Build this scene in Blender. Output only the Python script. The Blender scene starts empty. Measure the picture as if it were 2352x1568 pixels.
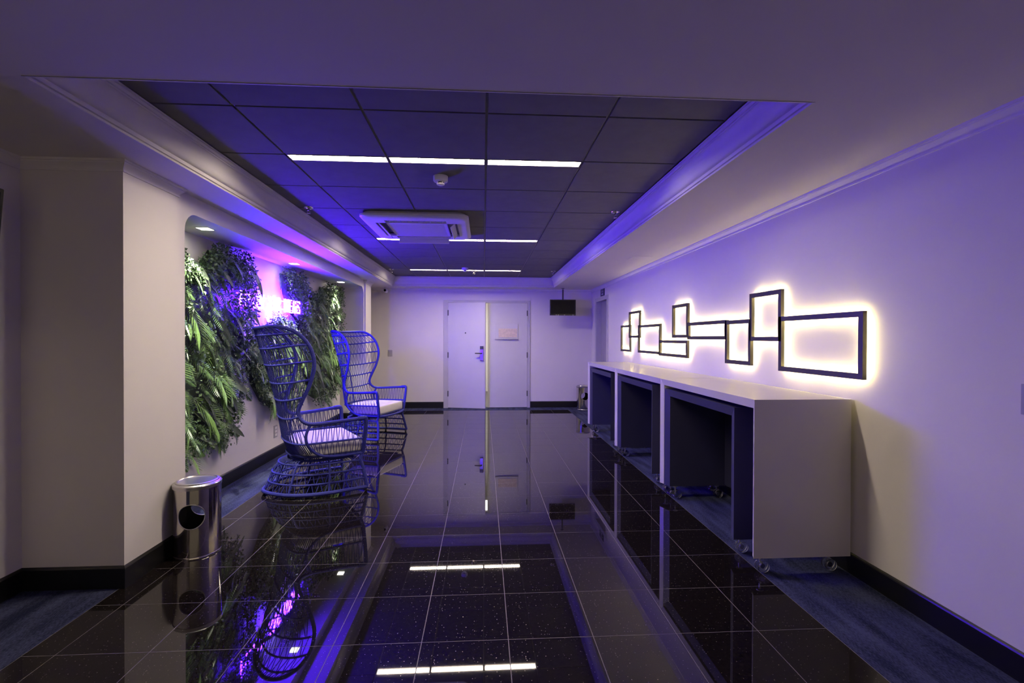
import bpy, bmesh, math, random
from mathutils import Vector, Matrix
random.seed(7)
PI = math.pi
SC = bpy.context.scene
COL = SC.collection

# ------------------------------------------------------------------ camera, world, exposure
cam_d = bpy.data.cameras.new('camera')
cam_d.sensor_width = 36.0
cam_d.lens = 36.0 * 1099.0 / 2352.0
cam_d.clip_start = 0.02
cam = bpy.data.objects.new('camera', cam_d)
COL.objects.link(cam)
_y, _p, _r = 0.0600, -0.0071, 0.0026
_R = Vector((math.cos(_y), -math.sin(_y), 0))
_F = Vector((math.sin(_y) * math.cos(_p), math.cos(_y) * math.cos(_p), math.sin(_p)))
_U = Vector((-math.sin(_y) * math.sin(_p), -math.cos(_y) * math.sin(_p), math.cos(_p)))
_R2 = _R * math.cos(_r) + _U * math.sin(_r)
_U2 = _U * math.cos(_r) - _R * math.sin(_r)
cam.matrix_world = Matrix(((_R2.x, _U2.x, -_F.x, 0), (_R2.y, _U2.y, -_F.y, 0), (_R2.z, _U2.z, -_F.z, 1.40), (0, 0, 0, 1)))
SC.camera = cam

world = bpy.data.worlds.new('world')
SC.world = world
world.use_nodes = True
world.node_tree.nodes['Background'].inputs[0].default_value = (0.31, 0.255, 0.195, 1)
world.node_tree.nodes['Background'].inputs[1].default_value = 1.0

NEON = (0.064, 0.007, 1.0)
NEON_E = 670.0
STRIP_E = 80.0
LED_E = 100.0
DOWN_W = 150.0
SC.view_settings.view_transform = 'Standard'
SC.view_settings.look = 'None'
SC.view_settings.gamma = 1.0
SC.view_settings.use_curve_mapping = False
SC.view_settings.exposure = 0.58
SC.cycles.use_denoising = True
SC.cycles.max_bounces = 8
SC.cycles.diffuse_bounces = 5
SC.cycles.glossy_bounces = 5
SC.cycles.transmission_bounces = 6
SC.cycles.transparent_max_bounces = 8
SC.cycles.caustics_reflective = False
SC.cycles.caustics_refractive = False
SC.cycles.sample_clamp_indirect = 4.0
SC.cycles.blur_glossy = 0.5

# ------------------------------------------------------------------ materials
def new_mat(name):
    m = bpy.data.materials.new(name)
    m.use_nodes = True
    nt = m.node_tree
    return m, nt, nt.nodes['Principled BSDF']

def pmat(name, col, rough=0.5, metal=0.0, spec=0.5, var=0.0, scale=20.0, bump=0.0, bscale=120.0, coat=0.0, rand=0.0):
    m, nt, b = new_mat(name)
    b.inputs['Base Color'].default_value = (*col, 1)
    b.inputs['Roughness'].default_value = rough
    b.inputs['Metallic'].default_value = metal
    b.inputs['Specular IOR Level'].default_value = spec
    b.inputs['Coat Weight'].default_value = coat
    tc = nt.nodes.new('ShaderNodeTexCoord')
    if var > 0 or rand > 0:
        n = nt.nodes.new('ShaderNodeTexNoise')
        n.inputs['Scale'].default_value = scale
        n.inputs['Detail'].default_value = 4
        nt.links.new(tc.outputs['Object'], n.inputs['Vector'])
        mr = nt.nodes.new('ShaderNodeMapRange')
        mr.inputs['From Min'].default_value = 0.3
        mr.inputs['From Max'].default_value = 0.7
        mr.inputs['To Min'].default_value = 1 - var
        mr.inputs['To Max'].default_value = 1 + var
        nt.links.new(n.outputs['Fac'], mr.inputs['Value'])
        val = mr.outputs['Result']
        if rand > 0:
            oi = nt.nodes.new('ShaderNodeObjectInfo')
            m2 = nt.nodes.new('ShaderNodeMapRange')
            m2.inputs['To Min'].default_value = 1 - rand
            m2.inputs['To Max'].default_value = 1 + rand
            nt.links.new(oi.outputs['Random'], m2.inputs['Value'])
            mm = nt.nodes.new('ShaderNodeMath')
            mm.operation = 'MULTIPLY'
            nt.links.new(val, mm.inputs[0])
            nt.links.new(m2.outputs['Result'], mm.inputs[1])
            val = mm.outputs[0]
        vm = nt.nodes.new('ShaderNodeVectorMath')
        vm.operation = 'SCALE'
        vm.inputs[0].default_value = col
        nt.links.new(val, vm.inputs['Scale'])
        nt.links.new(vm.outputs[0], b.inputs['Base Color'])
    if bump > 0:
        n2 = nt.nodes.new('ShaderNodeTexNoise')
        n2.inputs['Scale'].default_value = bscale
        n2.inputs['Detail'].default_value = 3
        nt.links.new(tc.outputs['Object'], n2.inputs['Vector'])
        bp = nt.nodes.new('ShaderNodeBump')
        bp.inputs['Strength'].default_value = bump
        bp.inputs['Distance'].default_value = 0.002
        nt.links.new(n2.outputs['Fac'], bp.inputs['Height'])
        nt.links.new(bp.outputs['Normal'], b.inputs['Normal'])
    return m

def emat(name, col, strength):
    m, nt, b = new_mat(name)
    b.inputs['Base Color'].default_value = (0.02, 0.02, 0.02, 1)
    b.inputs['Emission Color'].default_value = (*col, 1)
    b.inputs['Emission Strength'].default_value = strength
    return m

def mat_granite():
    m, nt, b = new_mat('black_granite')
    tc = nt.nodes.new('ShaderNodeTexCoord')
    v = nt.nodes.new('ShaderNodeTexVoronoi')
    v.inputs['Scale'].default_value = 90
    nt.links.new(tc.outputs['Object'], v.inputs['Vector'])
    n = nt.nodes.new('ShaderNodeTexNoise')
    n.inputs['Scale'].default_value = 60
    n.inputs['Detail'].default_value = 6
    nt.links.new(tc.outputs['Object'], n.inputs['Vector'])
    lt = nt.nodes.new('ShaderNodeMath')
    lt.operation = 'LESS_THAN'
    lt.inputs[1].default_value = 0.17
    nt.links.new(v.outputs['Distance'], lt.inputs[0])
    gt = nt.nodes.new('ShaderNodeMath')
    gt.operation = 'GREATER_THAN'
    gt.inputs[1].default_value = 0.53
    nt.links.new(n.outputs['Fac'], gt.inputs[0])
    mu = nt.nodes.new('ShaderNodeMath')
    mu.operation = 'MULTIPLY'
    nt.links.new(lt.outputs[0], mu.inputs[0])
    nt.links.new(gt.outputs[0], mu.inputs[1])
    r = nt.nodes.new('ShaderNodeValToRGB')
    r.color_ramp.elements[0].position = 0.35
    r.color_ramp.elements[0].color = (0.0035, 0.003, 0.003, 1)
    r.color_ramp.elements[1].position = 0.75
    r.color_ramp.elements[1].color = (0.017, 0.013, 0.012, 1)
    nt.links.new(n.outputs['Fac'], r.inputs['Fac'])
    mx = nt.nodes.new('ShaderNodeMix')
    mx.data_type = 'RGBA'
    nt.links.new(mu.outputs[0], mx.inputs[0])
    nt.links.new(r.outputs['Color'], mx.inputs[6])
    mx.inputs[7].default_value = (0.20, 0.175, 0.16, 1)
    nt.links.new(mx.outputs[2], b.inputs['Base Color'])
    # crystals inside the stone scatter light under a polished surface
    rr = nt.nodes.new('ShaderNodeMapRange')
    rr.inputs['From Min'].default_value = 0.3
    rr.inputs['From Max'].default_value = 0.7
    rr.inputs['To Min'].default_value = 0.16
    rr.inputs['To Max'].default_value = 0.34
    nt.links.new(n.outputs['Fac'], rr.inputs['Value'])
    nt.links.new(rr.outputs['Result'], b.inputs['Roughness'])
    b.inputs['Specular IOR Level'].default_value = 0.0
    nt.links.new(mu.outputs[0], b.inputs['Metallic'])
    b.inputs['Coat Weight'].default_value = 1.0
    b.inputs['Coat Roughness'].default_value = 0.02
    b.inputs['Coat IOR'].default_value = 1.5
    return m

def mat_carpet():
    m, nt, b = new_mat('blue_carpet')
    tc = nt.nodes.new('ShaderNodeTexCoord')
    mp = nt.nodes.new('ShaderNodeMapping')
    mp.inputs['Scale'].default_value = (190, 60, 1)
    nt.links.new(tc.outputs['Object'], mp.inputs['Vector'])
    n = nt.nodes.new('ShaderNodeTexNoise')
    n.inputs['Scale'].default_value = 1.0
    n.inputs['Detail'].default_value = 4
    nt.links.new(mp.outputs[0], n.inputs['Vector'])
    mp2 = nt.nodes.new('ShaderNodeMapping')
    mp2.inputs['Scale'].default_value = (14, 2.2, 1)
    nt.links.new(tc.outputs['Object'], mp2.inputs['Vector'])
    n2 = nt.nodes.new('ShaderNodeTexNoise')
    n2.inputs['Scale'].default_value = 1.0
    nt.links.new(mp2.outputs[0], n2.inputs['Vector'])
    w = nt.nodes.new('ShaderNodeTexWave')
    w.inputs['Scale'].default_value = 28
    w.inputs['Distortion'].default_value = 1.5
    nt.links.new(tc.outputs['Object'], w.inputs['Vector'])
    ad = nt.nodes.new('ShaderNodeMath')
    ad.operation = 'ADD'
    nt.links.new(n.outputs['Fac'], ad.inputs[0])
    nt.links.new(n2.outputs['Fac'], ad.inputs[1])
    r = nt.nodes.new('ShaderNodeValToRGB')
    r.color_ramp.elements[0].position = 0.38
    r.color_ramp.elements[0].color = (0.012, 0.015, 0.040, 1)
    r.color_ramp.elements[1].position = 0.62
    r.color_ramp.elements[1].color = (0.060, 0.068, 0.135, 1)
    hf = nt.nodes.new('ShaderNodeMath')
    hf.operation = 'MULTIPLY'
    hf.inputs[1].default_value = 0.5
    nt.links.new(ad.outputs[0], hf.inputs[0])
    nt.links.new(hf.outputs[0], r.inputs['Fac'])
    nt.links.new(r.outputs['Color'], b.inputs['Base Color'])
    b.inputs['Roughness'].default_value = 0.95
    b.inputs['Specular IOR Level'].default_value = 0.1
    bp = nt.nodes.new('ShaderNodeBump')
    bp.inputs['Strength'].default_value = 0.6
    bp.inputs['Distance'].default_value = 0.004
    nt.links.new(n.outputs['Fac'], bp.inputs['Height'])
    nt.links.new(bp.outputs['Normal'], b.inputs['Normal'])
    return m

def mat_cord(name, col):
    m, nt, b = new_mat(name)
    tc = nt.nodes.new('ShaderNodeTexCoord')
    n = nt.nodes.new('ShaderNodeTexNoise')
    n.inputs['Scale'].default_value = 140
    nt.links.new(tc.outputs['Object'], n.inputs['Vector'])
    w = nt.nodes.new('ShaderNodeTexWave')
    w.inputs['Scale'].default_value = 45
    w.inputs['Distortion'].default_value = 2.0
    w.bands_direction = 'DIAGONAL'
    nt.links.new(tc.outputs['Object'], w.inputs['Vector'])
    r = nt.nodes.new('ShaderNodeValToRGB')
    r.color_ramp.elements[0].color = (col[0] * .7, col[1] * .7, col[2] * .7, 1)
    r.color_ramp.elements[1].color = (col[0] * 1.25, col[1] * 1.25, col[2] * 1.25, 1)
    nt.links.new(n.outputs['Fac'], r.inputs['Fac'])
    nt.links.new(r.outputs['Color'], b.inputs['Base Color'])
    b.inputs['Roughness'].default_value = 0.7
    bp = nt.nodes.new('ShaderNodeBump')
    bp.inputs['Strength'].default_value = 0.5
    bp.inputs['Distance'].default_value = 0.002
    nt.links.new(w.outputs['Fac'], bp.inputs['Height'])
    nt.links.new(bp.outputs['Normal'], b.inputs['Normal'])
    return m

def mat_clear(name):
    m, nt, b = new_mat(name)
    b.inputs['Base Color'].default_value = (0.95, 0.95, 0.97, 1)
    b.inputs['Roughness'].default_value = 0.04
    b.inputs['Transmission Weight'].default_value = 1.0
    b.inputs['IOR'].default_value = 1.45
    return m

def mat_leaf(name, col, rand=0.4):
    m, nt, b = new_mat(name)
    oi = nt.nodes.new('ShaderNodeObjectInfo')
    gm = nt.nodes.new('ShaderNodeNewGeometry')
    tc = nt.nodes.new('ShaderNodeTexCoord')
    n = nt.nodes.new('ShaderNodeTexNoise')
    n.inputs['Scale'].default_value = 9
    nt.links.new(tc.outputs['Object'], n.inputs['Vector'])
    a = nt.nodes.new('ShaderNodeMath')
    a.operation = 'ADD'
    nt.links.new(oi.outputs['Random'], a.inputs[0])
    nt.links.new(n.outputs['Fac'], a.inputs[1])
    a2 = nt.nodes.new('ShaderNodeMath')
    a2.operation = 'ADD'
    nt.links.new(a.outputs[0], a2.inputs[0])
    nt.links.new(gm.outputs['Random Per Island'], a2.inputs[1])
    r = nt.nodes.new('ShaderNodeValToRGB')
    r.color_ramp.elements[0].position = 0.2
    r.color_ramp.elements[0].color = (col[0] * (1 - rand), col[1] * (1 - rand), col[2] * (1 - rand), 1)
    r.color_ramp.elements[1].position = 0.8
    r.color_ramp.elements[1].color = (col[0] * (1 + 1.3 * rand), col[1] * (1 + rand), col[2] * (1 + rand), 1)
    d = nt.nodes.new('ShaderNodeMath')
    d.operation = 'DIVIDE'
    d.inputs[1].default_value = 2.5
    nt.links.new(a2.outputs[0], d.inputs[0])
    nt.links.new(d.outputs[0], r.inputs['Fac'])
    nt.links.new(r.outputs['Color'], b.inputs['Base Color'])
    b.inputs['Roughness'].default_value = 0.42
    b.inputs['Specular IOR Level'].default_value = 0.5
    return m

M = {}
M['wall'] = pmat('white_wall_paint', (0.70, 0.665, 0.63), 0.75, var=0.015, scale=3, bump=0.12, bscale=260, spec=0.25)
M['ceil'] = pmat('ceiling_paint', (0.70, 0.665, 0.63), 0.8, var=0.015, scale=2, bump=0.08, bscale=200, spec=0.2)
M['trim'] = pmat('moulding_paint', (0.72, 0.69, 0.66), 0.6, var=0.02, scale=6, spec=0.3)
M['tile'] = pmat('grey_ceiling_tile', (0.15, 0.145, 0.15), 0.85, var=0.06, scale=9, bump=0.15, bscale=300, rand=0.04, spec=0.15)
M['tbar'] = pmat('grey_ceiling_runner', (0.22, 0.215, 0.225), 0.6, var=0.03, scale=6)
M['granite'] = mat_granite()
M['grout'] = pmat('grey_grout', (0.13, 0.115, 0.12), 0.7, var=0.1, scale=30)
M['carpet'] = mat_carpet()
M['base'] = pmat('black_baseboard', (0.006, 0.006, 0.007), 0.35, var=0.1, scale=12)
M['door'] = pmat('pale_door_laminate', (0.56, 0.545, 0.55), 0.5, var=0.02, scale=4)
M['frame'] = pmat('grey_door_frame', (0.47, 0.455, 0.47), 0.45, var=0.02, scale=5)
M['violet_door'] = pmat('grey_side_door', (0.33, 0.31, 0.36), 0.5, var=0.03, scale=5)
M['steel'] = pmat('polished_steel', (0.62, 0.58, 0.54), 0.09, metal=1.0, var=0.03, scale=3)
M['satin'] = pmat('satin_steel', (0.55, 0.53, 0.52), 0.28, metal=1.0, var=0.04, scale=20)
M['dark'] = pmat('dark_liner', (0.006, 0.006, 0.006), 0.8, var=0.1)
M['hinge'] = pmat('dark_hinge', (0.05, 0.05, 0.055), 0.4, metal=0.6, var=0.05)
M['cord'] = mat_cord('blue_wrapped_cord', (0.020, 0.024, 0.24))
M['cord_d'] = mat_cord('dark_blue_cord', (0.014, 0.016, 0.15))
M['cushion'] = pmat('white_cushion_fabric', (0.72, 0.68, 0.60), 0.85, var=0.03, scale=14, bump=0.3, bscale=350)
M['white_lam'] = pmat('white_laminate', (0.60, 0.57, 0.55), 0.27, var=0.015, scale=4, spec=0.5)
M['navy_lam'] = pmat('navy_laminate', (0.038, 0.038, 0.085), 0.45, var=0.05, scale=5, spec=0.35)
M['clear'] = mat_clear('clear_caster_plastic')
M['black'] = pmat('black_metal', (0.022, 0.016, 0.020), 0.5, var=0.1, scale=10)
M['tvblack'] = pmat('black_plastic', (0.008, 0.008, 0.009), 0.3, var=0.05)
M['screen'] = pmat('black_screen', (0.004, 0.004, 0.005), 0.3, var=0.05, spec=0.12)
M['white_pl'] = pmat('white_plastic', (0.74, 0.72, 0.69), 0.4, var=0.02, scale=8)
M['grey_pl'] = pmat('grey_plastic', (0.36, 0.35, 0.36), 0.45, var=0.03, scale=8)
M['dark_pl'] = pmat('dark_plastic', (0.04, 0.04, 0.045), 0.5, var=0.05)
M['paper'] = pmat('cream_paper', (0.62, 0.52, 0.40), 0.7, var=0.12, scale=25)
M['navy_sign'] = pmat('navy_sign_plate', (0.012, 0.010, 0.05), 0.4, var=0.05)
M['sign_white'] = pmat('sign_white_print', (0.6, 0.58, 0.62), 0.5, var=0.03)
M['strip'] = emat('white_light_diffuser', (1.0, 0.84, 0.66), STRIP_E)
M['led'] = emat('warm_led_strip', (1.0, 0.84, 0.32), LED_E)
M['neon'] = emat('blue_neon_tube', NEON, NEON_E)
M['down'] = emat('downlight_lens', (1.0, 0.95, 0.80), 25.0)
M['glow_room'] = emat('added_glow_panel', (1.0, 0.97, 0.92), 9.0)
M['fern'] = mat_leaf('fern_green', (0.055, 0.115, 0.036))
M['fern_lime'] = mat_leaf('palm_green', (0.10, 0.20, 0.05))
M['blade'] = mat_leaf('blade_green', (0.085, 0.12, 0.075), 0.3)
M['ivy'] = mat_leaf('ivy_green', (0.045, 0.085, 0.035), 0.5)
M['moss'] = mat_leaf('moss_backing', (0.02, 0.032, 0.016), 0.4)
M['acrylic'] = pmat('clear_mount', (0.5, 0.5, 0.55), 0.3, var=0.02)

# ------------------------------------------------------------------ mesh helper
class MB:
    def __init__(self):
        self.v = []
        self.f = []
        self.m = []
    def add(self, vs, fs, mi=0):
        o = len(self.v)
        self.v += [tuple(p) for p in vs]
        self.f += [tuple(i + o for i in f) for f in fs]
        self.m += [mi] * len(fs)
        return self
    def hexa(self, p, mi=0):
        # p: 8 points, bottom loop 0-3, top loop 4-7
        return self.add(p, [(3, 2, 1, 0), (4, 5, 6, 7), (0, 1, 5, 4), (1, 2, 6, 5), (2, 3, 7, 6), (3, 0, 4, 7)], mi)
    def box(self, x0, x1, y0, y1, z0, z1, mi=0):
        return self.hexa([(x0, y0, z0), (x1, y0, z0), (x1, y1, z0), (x0, y1, z0), (x0, y0, z1), (x1, y0, z1), (x1, y1, z1), (x0, y1, z1)], mi)
    def cbox(self, x0, x1, y0, y1, z0, z1, c, mi=0):
        # box with chamfered edges
        b = bmesh.new()
        vs = [b.verts.new(p) for p in [(x0, y0, z0), (x1, y0, z0), (x1, y1, z0), (x0, y1, z0), (x0, y0, z1), (x1, y0, z1), (x1, y1, z1), (x0, y1, z1)]]
        for f in [(3, 2, 1, 0), (4, 5, 6, 7), (0, 1, 5, 4), (1, 2, 6, 5), (2, 3, 7, 6), (3, 0, 4, 7)]:
            b.faces.new([vs[i] for i in f])
        bmesh.ops.bevel(b, geom=list(b.edges), offset=c, segments=2, profile=0.5, affect='EDGES')
        b.verts.index_update()
        self.add([v.co[:] for v in b.verts], [[v.index for v in f.verts] for f in b.faces], mi)
        b.free()
        return self
    def tube(self, pts, r, n=8, closed=False, cap=True, mi=0):
        P = [Vector(p) for p in pts]
        k = len(P)
        rr = r if isinstance(r, (list, tuple)) else [r] * k
        vs = []
        prev = None
        for i in range(k):
            if closed:
                t = P[(i + 1) % k] - P[i - 1]
            else:
                t = P[min(i + 1, k - 1)] - P[max(i - 1, 0)]
            if t.length < 1e-9:
                t = Vector((0, 0, 1))
            t.normalize()
            if prev is None:
                a = Vector((0, 0, 1)) if abs(t.z) < 0.9 else Vector((1, 0, 0))
                u = t.cross(a).normalized()
            else:
                u = (prev - t * prev.dot(t))
                if u.length < 1e-6:
                    u = t.cross(Vector((0, 0, 1)))
                u.normalize()
            prev = u
            w = t.cross(u)
            for j in range(n):
                a = 2 * PI * j / n
                vs.append(P[i] + (u * math.cos(a) + w * math.sin(a)) * rr[i])
        fs = []
        for i in range(k if closed else k - 1):
            for j in range(n):
                a, b2 = i * n + j, i * n + (j + 1) % n
                c, d = ((i + 1) % k) * n + (j + 1) % n, ((i + 1) % k) * n + j
                fs.append((a, b2, c, d))
        if cap and not closed:
            fs.append(tuple(reversed(range(n))))
            fs.append(tuple(range((k - 1) * n, k * n)))
        return self.add(vs, fs, mi)
    def lathe(self, prof, n=24, c=(0, 0, 0), mi=0, axis='z'):
        vs = []
        for r, z in prof:
            for j in range(n):
                a = 2 * PI * j / n
                if axis == 'z':
                    vs.append((c[0] + r * math.cos(a), c[1] + r * math.sin(a), c[2] + z))
                elif axis == 'x':
                    vs.append((c[0] + z, c[1] + r * math.cos(a), c[2] + r * math.sin(a)))
                else:
                    vs.append((c[0] + r * math.cos(a), c[1] + z, c[2] + r * math.sin(a)))
        fs = []
        for i in range(len(prof) - 1):
            for j in range(n):
                fs.append((i * n + j, i * n + (j + 1) % n, (i + 1) * n + (j + 1) % n, (i + 1) * n + j))
        if prof[0][0] > 1e-5:
            fs.append(tuple(reversed(range(n))))
        if prof[-1][0] > 1e-5:
            fs.append(tuple(range((len(prof) - 1) * n, len(prof) * n)))
        return self.add(vs, fs, mi)
    def sweep(self, prof, path, closed=False, mi=0):
        """prof: (d, z) offsets; path: list of ((x, y), (nx, ny)) with mitre normals"""
        k = len(prof)
        vs = []
        for (x, y), (nx, ny) in path:
            for d, z in prof:
                vs.append((x + nx * d, y + ny * d, z))
        fs = []
        m = len(path)
        for i in range(m if closed else m - 1):
            for j in range(k - 1):
                a = i * k + j
                b2 = ((i + 1) % m) * k + j
                fs.append((a, b2, b2 + 1, a + 1))
        return self.add(vs, fs, mi)
    def build(self, name, mats, parent=None, smooth=False, loc=None, kind=None):
        me = bpy.data.meshes.new(name)
        me.from_pydata(self.v, [], self.f)
        mats = mats if isinstance(mats, (list, tuple)) else [mats]
        for m in mats:
            me.materials.append(m)
        if len(mats) > 1:
            me.polygons.foreach_set('material_index', self.m)
        b = bmesh.new()
        b.from_mesh(me)
        bmesh.ops.recalc_face_normals(b, faces=b.faces)
        b.to_mesh(me)
        b.free()
        if smooth:
            me.polygons.foreach_set('use_smooth', [True] * len(me.polygons))
            try:
                me.set_sharp_from_angle(angle=math.radians(40))
            except Exception:
                pass
        me.update()
        o = bpy.data.objects.new(name, me)
        COL.objects.link(o)
        if parent is not None:
            o.parent = parent
        if loc is not None:
            o.location = loc
        if kind:
            o['kind'] = kind
        return o

def tag(o, label, cat, group=None):
    o['label'] = label
    o['category'] = cat
    if group:
        o['group'] = group
    return o

def empty(name, label, cat, loc=(0, 0, 0), rz=0.0, group=None):
    o = bpy.data.objects.new(name, None)
    o.empty_display_size = 0.1
    COL.objects.link(o)
    o.location = loc
    o.rotation_euler = (0, 0, rz)
    return tag(o, label, cat, group)

def copy_tree(o, parent=None):
    c = o.copy()
    COL.objects.link(c)
    if parent is not None:
        c.parent = parent
    for ch in list(o.children):
        copy_tree(ch, c)
    return c

def dup(o, parent, loc=None, name=None):
    c = o.copy()
    COL.objects.link(c)
    c.parent = parent
    if loc is not None:
        c.location = loc
    return c

def spline(pts, n=6, closed=False):
    """Catmull-Rom through points of any dimension"""
    P = [Vector(p) for p in pts]
    k = len(P)
    out = []
    segs = k if closed else k - 1
    for i in range(segs):
        if closed:
            p0, p1, p2, p3 = P[i - 1], P[i], P[(i + 1) % k], P[(i + 2) % k]
        else:
            p1, p2 = P[i], P[i + 1]
            p0 = P[i - 1] if i > 0 else p1 * 2 - p2
            p3 = P[i + 2] if i + 2 < k else p2 * 2 - p1
        for s in range(n):
            t = s / n
            out.append(0.5 * ((2 * p1) + (p2 - p0) * t + (2 * p0 - 5 * p1 + 4 * p2 - p3) * t * t + (3 * p1 - p0 - 3 * p2 + p3) * t ** 3))
    if not closed:
        out.append(P[-1])
    return out

# ------------------------------------------------------------------ room dimensions
XR = 2.20            # right wall
YF = 9.62            # far wall
XL = -2.54           # left wall near the camera
YB = -2.6            # wall behind the camera
ZL = 2.38            # low ceiling
ZT = 2.566           # tiled ceiling
PX, PY0, PY1 = -2.0, 2.79, 3.275     # near pillar
NX, NB = -2.03, -2.42                # niche front plane, back wall
NY0, NY1, NZ = 3.39, 8.26, 2.26      # niche opening
QY0, QY1 = 8.29, 8.68                # far pillar
HX0, HX1, HY0, HY1 = -1.735, 1.372, 1.91, 9.215   # opening of the tiled recess
ZTOP = 2.75

# ------------------------------------------------------------------ floor
fl = MB().box(-2.9, 2.6, YB - 0.1, YF + 3.6, -0.12, -0.0006).build('floor', M['grout'], kind='structure')
gx = [-2.02] + [-0.2802 + 0.3996 * i for i in range(-4, 5)] + [1.66]
gy = [2.2114 + 0.3996 * j for j in range(-12, 18)] + [9.26]
tile_cache = {}
g = 0.0018
for i in range(len(gx) - 1):
    for j in range(len(gy) - 1):
        w, h = round(gx[i + 1] - gx[i], 4), round(gy[j + 1] - gy[j], 4)
        x, y = gx[i], gy[j]
        key = (w, h)
        if key not in tile_cache:
            b = MB()
            b.hexa([(g, g, -0.001), (w - g, g, -0.001), (w - g, h - g, -0.001), (g, h - g, -0.001),
                    (g + .0003, g + .0003, 0), (w - g - .0003, g + .0003, 0), (w - g - .0003, h - g - .0003, 0), (g + .0003, h - g - .0003, 0)])
            o = b.build('floor_tile', M['granite'], fl, loc=(x, y, 0))
            tile_cache[key] = o
        else:
            dup(tile_cache[key], fl, (x, y, 0))
# carpet strips along the walls
for (x0, x1, y0, y1) in ((XL, -2.022, YB, PY0), (NB, -2.022, PY1, YF), (1.662, XR, YB, YF), (-2.022, 1.662, 9.262, YF + 0.1), (-2.022, 1.662, YB, gy[0] - .002)):
    MB().box(x0, x1, y0, y1, -0.004, 0.001).build('carpet', M['carpet'], fl)

# ------------------------------------------------------------------ walls
b = MB()
b.box(XR, XR + 0.15, YB, 8.345, 0, ZTOP)
b.box(XR, XR + 0.15, 9.232, YF + 0.12, 0, ZTOP)
b.box(XR, XR + 0.15, 8.345, 9.232, 2.14, ZTOP)
b.build('wall_right', M['wall'], kind='structure')
DX0, DX1, DZ = -0.745, 0.905, 2.125
b = MB()
b.box(-2.9, DX0, YF, YF + 0.12, 0, ZTOP)
b.box(DX1, XR, YF, YF + 0.12, 0, ZTOP)
b.box(DX0, DX1, YF, YF + 0.12, DZ, ZTOP)
b.build('wall_far', M['wall'], kind='structure')
MB().box(XL - 0.12, XL, YB, PY0, 0, ZTOP).build('wall_left', M['wall'], kind='structure')
MB().box(XL - 0.12, PX, PY0, PY1, 0, ZTOP).build('wall_left_pillar', M['wall'], kind='structure')
MB().box(-2.75, PX, QY0, QY1, 0, ZTOP).build('wall_far_pillar', M['wall'], kind='structure')
MB().box(-2.75, -2.6, QY1, YF, 0, ZTOP).build('wall_far_left', M['wall'], kind='structure')
# niche: front skin with a rounded opening, side walls, soffit, back
b = MB()
RC = 0.13
arc0 = [(NY0 + RC - RC * math.cos(a), NZ - RC + RC * math.sin(a)) for a in [PI / 2 * i / 8 for i in range(9)]]
arc1 = [(NY1 - RC + RC * math.sin(a), NZ - RC + RC * math.cos(a)) for a in [PI / 2 * i / 8 for i in range(9)]]
loop = [(NY0, 0)] + arc0 + arc1 + [(NY1, 0)]
outer = [(PY1, 0)] + [(PY1, ZTOP)] * 1
# skin as strips between the opening loop and the outline
n = len(loop)
oo = []
for (y, z) in loop:
    if z <= 0.001:
        oo.append((PY1 if y < 5 else QY0, 0))
    elif z < NZ - 1e-4 and y < NY0 + RC:
        oo.append((PY1, z if z < NZ - RC + 1e-6 else ZTOP if y > NY0 + RC * .3 else z))
    elif z < NZ - 1e-4 and y > NY1 - RC:
        oo.append((QY0, z if z < NZ - RC + 1e-6 else ZTOP if y < NY1 - RC * .3 else z))
    else:
        oo.append((y, ZTOP))
vs = [(NX, y, z) for y, z in loop] + [(NX, y, z) for y, z in oo]
b.add(vs, [(i, i + 1, n + i + 1, n + i) for i in range(n - 1)])
b.build('wall_niche_front', M['wall'], kind='structure')
# reveal of the opening running back to the rear wall (side walls + soffit)
def reveal(name, pts):
    k = len(pts)
    q = MB()
    q.add([(NX, y, z) for y, z in pts] + [(NB, y, z) for y, z in pts], [(i, i + 1, k + i + 1, k + i) for i in range(k - 1)])
    q.build(name, M['wall'], kind='structure', smooth=True)
reveal('wall_niche_near', loop[:6])
reveal('wall_niche_soffit', loop[5:-5])
reveal('wall_niche_end', loop[-6:])
MB().box(NB - 0.12, NB, PY1 - 0.02, QY0 + 0.02, 0, ZTOP).build('wall_niche', M['wall'], kind='structure')

# ------------------------------------------------------------------ ceilings
b = MB()
b.box(XL - .12, XR + .1, YB, HY0, ZL, ZTOP)
b.box(XL - .12, XR + .1, HY1, YF + .1, ZL, ZTOP)
b.box(XL - .12, HX0, HY0, HY1, ZL, ZTOP)
b.box(HX1, XR + .1, HY0, HY1, ZL, ZTOP)
b.box(HX0, HX1, HY0, HY1, ZT + 0.03, ZTOP)
ceil = b.build('ceiling', M['ceil'], kind='structure')
cx = [HX0 - .0] + [0.016 + 0.6387 * i for i in range(-2, 2)] + [1.293, HX1]
cy = [HY0 - 0.05] + [2.4976 + 0.6387 * j for j in range(0, 11)] + [HY1]
LIGHT_ROWS = {2: 1, 6: 5, 10: 9}      # cell row index -> row
gap = 0.006
LW = 0.092
ct_cache = {}
for i in range(len(cx) - 1):
    for j in range(len(cy) - 1):
        x0, x1, y0, y1 = cx[i] + gap, cx[i + 1] - gap, cy[j] + gap, cy[j + 1] - gap
        if i in (1, 2, 3) and j in LIGHT_ROWS:
            y0 += LW + gap
        key = (round(x1 - x0, 3), round(y1 - y0, 3))
        if key in ct_cache:
            dup(ct_cache[key], ceil, (x0, y0, 0))
            continue
        w, h = x1 - x0, y1 - y0
        t = MB()
        t.hexa([(0.002, 0.002, ZT), (w - .002, .002, ZT), (w - .002, h - .002, ZT), (.002, h - .002, ZT),
                (0, 0, ZT + .015), (w, 0, ZT + .015), (w, h, ZT + .015), (0, h, ZT + .015)])
        ct_cache[key] = t.build('ceiling_tile', M['tile'], ceil, loc=(x0, y0, 0))
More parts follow.
